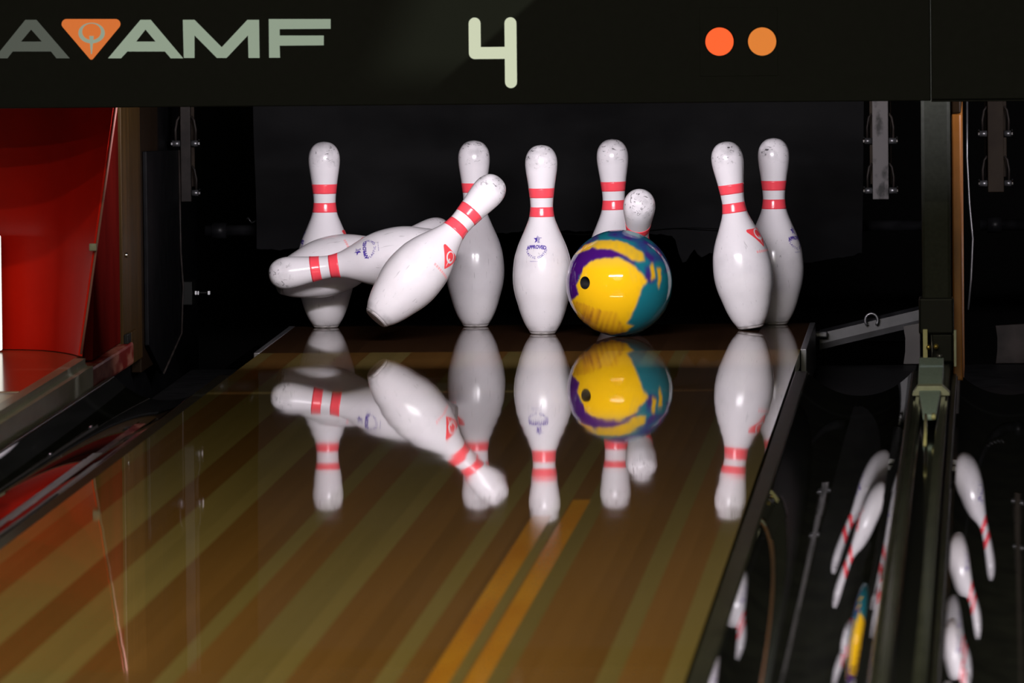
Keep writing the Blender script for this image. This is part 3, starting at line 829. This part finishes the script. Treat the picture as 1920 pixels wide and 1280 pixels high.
# ------------------------------------------------------------------ ball
BR = 0.1065
bc = Vector((0.156, 0.455, BR))
def inside(p, poly):
    x, y = p; c = False; n = len(poly)
    for i in range(n):
        (x1, y1), (x2, y2) = poly[i], poly[(i + 1) % n]
        if (y1 > y) != (y2 > y) and x < (x2 - x1) * (y - y1) / (y2 - y1) + x1:
            c = not c
    return c
def px(P): return [((x - 469) / 418.0, (808 - y) / 425.0) for x, y in P]
YEL = px([(185, 690), (240, 640), (330, 612), (450, 608), (560, 655), (640, 740), (690, 790), (650, 830), (600, 960), (560, 1080), (520, 1130), (575, 1150), (520, 1200), (420, 1222), (280, 1185), (150, 1090), (85, 950), (150, 900), (130, 830), (170, 740)])
PUR = px([(45, 960), (40, 800), (80, 650), (150, 570), (250, 532), (400, 535), (540, 612), (450, 608), (330, 612), (240, 640), (185, 690), (150, 750), (130, 830), (150, 900), (90, 955)])
BAND = px([(100, 600), (190, 510), (300, 470), (460, 472), (560, 510), (650, 570), (665, 630), (600, 640), (520, 600), (400, 540), (250, 532), (150, 570)])
TEAL = px([(650, 830), (720, 815), (790, 860), (800, 740), (870, 700), (900, 850), (850, 1050), (720, 1170), (560, 1220), (520, 1200), (575, 1150), (520, 1130), (560, 1080), (600, 960)])
STK = [px([(705, 680), (730, 640), (745, 760), (715, 790)]), px([(755, 690), (790, 690), (795, 760), (775, 860), (760, 820), (775, 760)])]
GLZ = px([(500, 385), (560, 378), (640, 420), (620, 445), (540, 420)])
OCH = px([(85, 950), (200, 975), (330, 1030), (440, 1040), (480, 1120), (520, 1200), (420, 1222), (280, 1185), (150, 1090)])
C_YEL = Vector((0.90, 0.52, 0.008)); C_YEL2 = Vector((0.62, 0.42, 0.05)); C_PUR = Vector((0.055, 0.006, 0.15)); C_TEAL = Vector((0.010, 0.155, 0.195))
C_BLUE = Vector((0.025, 0.055, 0.19)); C_OCH = Vector((0.60, 0.24, 0.018)); C_RED = Vector((0.30, 0.10, 0.02)); C_GLZ = Vector((0.16, 0.34, 0.36))
RB = Matrix((RT, -FW, UP)).transposed()   # columns: local x = right, local -y faces the bowler... stored below
right, toward, up = RT, -FW, UP
def ball_color(d):
    U, V, W = d.dot(right), d.dot(up), d.dot(toward)
    n1 = noise.noise(Vector((U * 5, V * 5, W * 5)))
    n2 = noise.noise(Vector((U * 14 + 3, V * 4, W * 5)))
    q = (U + 0.018 * noise.noise(Vector((U * 9, V * 9, 2))), V + 0.025 * n2)
    # swirl of blue, teal and violet everywhere else
    t = 0.5 + 0.5 * math.sin(4.0 * V + 3.0 * n1 + 2.0 * U + 5.0 * noise.noise(Vector((U * 1.7, V * 2.4, W * 2))))
    c = C_BLUE.lerp(C_TEAL, min(1, max(0, t * 1.4 - 0.2)))
    if n1 + 0.4 * n2 > 0.18: c = c.lerp(C_PUR, 0.75)
    if W > -0.05:
        if inside(q, TEAL): c = C_TEAL.copy()
        elif inside(q, BAND):
            k = 0.55 + 0.6 * n2
            c = C_YEL2.lerp(C_YEL, min(1, max(0, k))) * 0.85
        elif inside(q, PUR): c = C_PUR.copy()
        elif inside(q, YEL):
            c = C_YEL.copy()
            if V > 0.25: c = C_YEL.lerp(C_YEL2, min(1, (V - 0.25) / 0.22) * 0.8)
            if inside(q, OCH):
                st = noise.noise(Vector((U * 22 - V * 5, V * 2.2, 4)))
                c = C_YEL.lerp(C_OCH, min(1, max(0, 0.45 + st)))
                if st > 0.38: c = c.lerp(C_RED, 0.8)
            elif U > 0.15:
                st = noise.noise(Vector((U * 30 + V * 9, V * 2.0, 8)))
                if st > 0.25: c = c.lerp(C_YEL2, 0.55)
        for s in STK:
            if inside(q, s): c = C_YEL * 0.8
        if inside((U, V), GLZ): c = C_GLZ.copy()
    else:
        t2 = noise.noise(Vector((U * 2.2, V * 2.2, W * 2.2)))
        c = C_YEL.copy() if t2 > 0.2 else (C_PUR.copy() if t2 < -0.25 else C_TEAL.copy())
    return c
def ball():
    root = thing('bowling_ball', 'yellow, purple and teal swirled bowling ball rolling between the pins', 'ball', (bc.x, bc.y, 0))
    U0, V0 = -0.655, 0.0
    hd = (right * U0 + up * V0 + toward * math.sqrt(1 - U0 * U0 - V0 * V0)).normalized()
    h1 = hd.orthogonal().normalized(); h2 = hd.cross(h1)
    hr = 0.0128
    # polar grid around the hole axis: the mesh has a real opening
    a0 = math.asin(hr / BR); seg = 260; rings = 170
    verts, faces, cols = [], [], []
    for i in range(rings + 1):
        a = a0 + (math.pi - a0) * i / rings
        for k in range(seg):
            b = 2 * math.pi * k / seg
            d = hd * math.cos(a) + (h1 * math.cos(b) + h2 * math.sin(b)) * math.sin(a)
            verts.append(bc + d * BR); cols.append(d)
    for i in range(rings):
        for k in range(seg):
            faces.append((i * seg + k, i * seg + (k + 1) % seg, (i + 1) * seg + (k + 1) % seg, (i + 1) * seg + k))
    me = bpy.data.meshes.new('ball_shell'); me.from_pydata(verts, [], faces)
    at = me.color_attributes.new('swirl', 'FLOAT_COLOR', 'POINT')
    cc = [ball_color(d) for d in cols]
    for _ in range(3):    # soften the colour borders a little
        new = []
        for i in range(rings + 1):
            for k in range(seg):
                a = cc[i * seg + (k + 1) % seg]; b = cc[i * seg + (k - 1) % seg]
                u_ = cc[max(0, i - 1) * seg + k]; l_ = cc[min(rings, i + 1) * seg + k]
                new.append((cc[i * seg + k] * 2 + a + b + u_ + l_) / 6)
        cc = new
    for i, c in enumerate(cc):
        at.data[i].color = (c.x, c.y, c.z, 1)
    m = mat('ball_gloss', (0.5, 0.5, 0.5), 0.06)
    an = N(m, 'ShaderNodeAttribute'); an.attribute_name = 'swirl'
    L(m, an.outputs['Color'], m.node_tree.nodes['Principled BSDF'].inputs['Base Color'])
    o = link_mesh('shell', me, m, root, True)
    bm = bmesh.new(); bm.from_mesh(me); bmesh.ops.recalc_face_normals(bm, faces=bm.faces); bm.to_mesh(me); bm.free()
    # drilled hole: bevel ring, wall and floor
    bm = bmesh.new(); R_ = []
    for dep, rr in ((BR * math.cos(a0), hr), (BR * math.cos(a0) - 0.0015, hr - 0.0012), (BR - 0.045, hr - 0.0012), (BR - 0.047, 0.0005)):
        R_.append([bm.verts.new(bc + hd * dep + (h1 * math.cos(2 * math.pi * k / 40) + h2 * math.sin(2 * math.pi * k / 40)) * rr) for k in range(40)])
    for a, b in zip(R_, R_[1:]):
        for k in range(40): bm.faces.new([a[k], a[(k + 1) % 40], b[(k + 1) % 40], b[k]])
    from_bm('finger_hole', bm, HOLE, root, True)
ball()
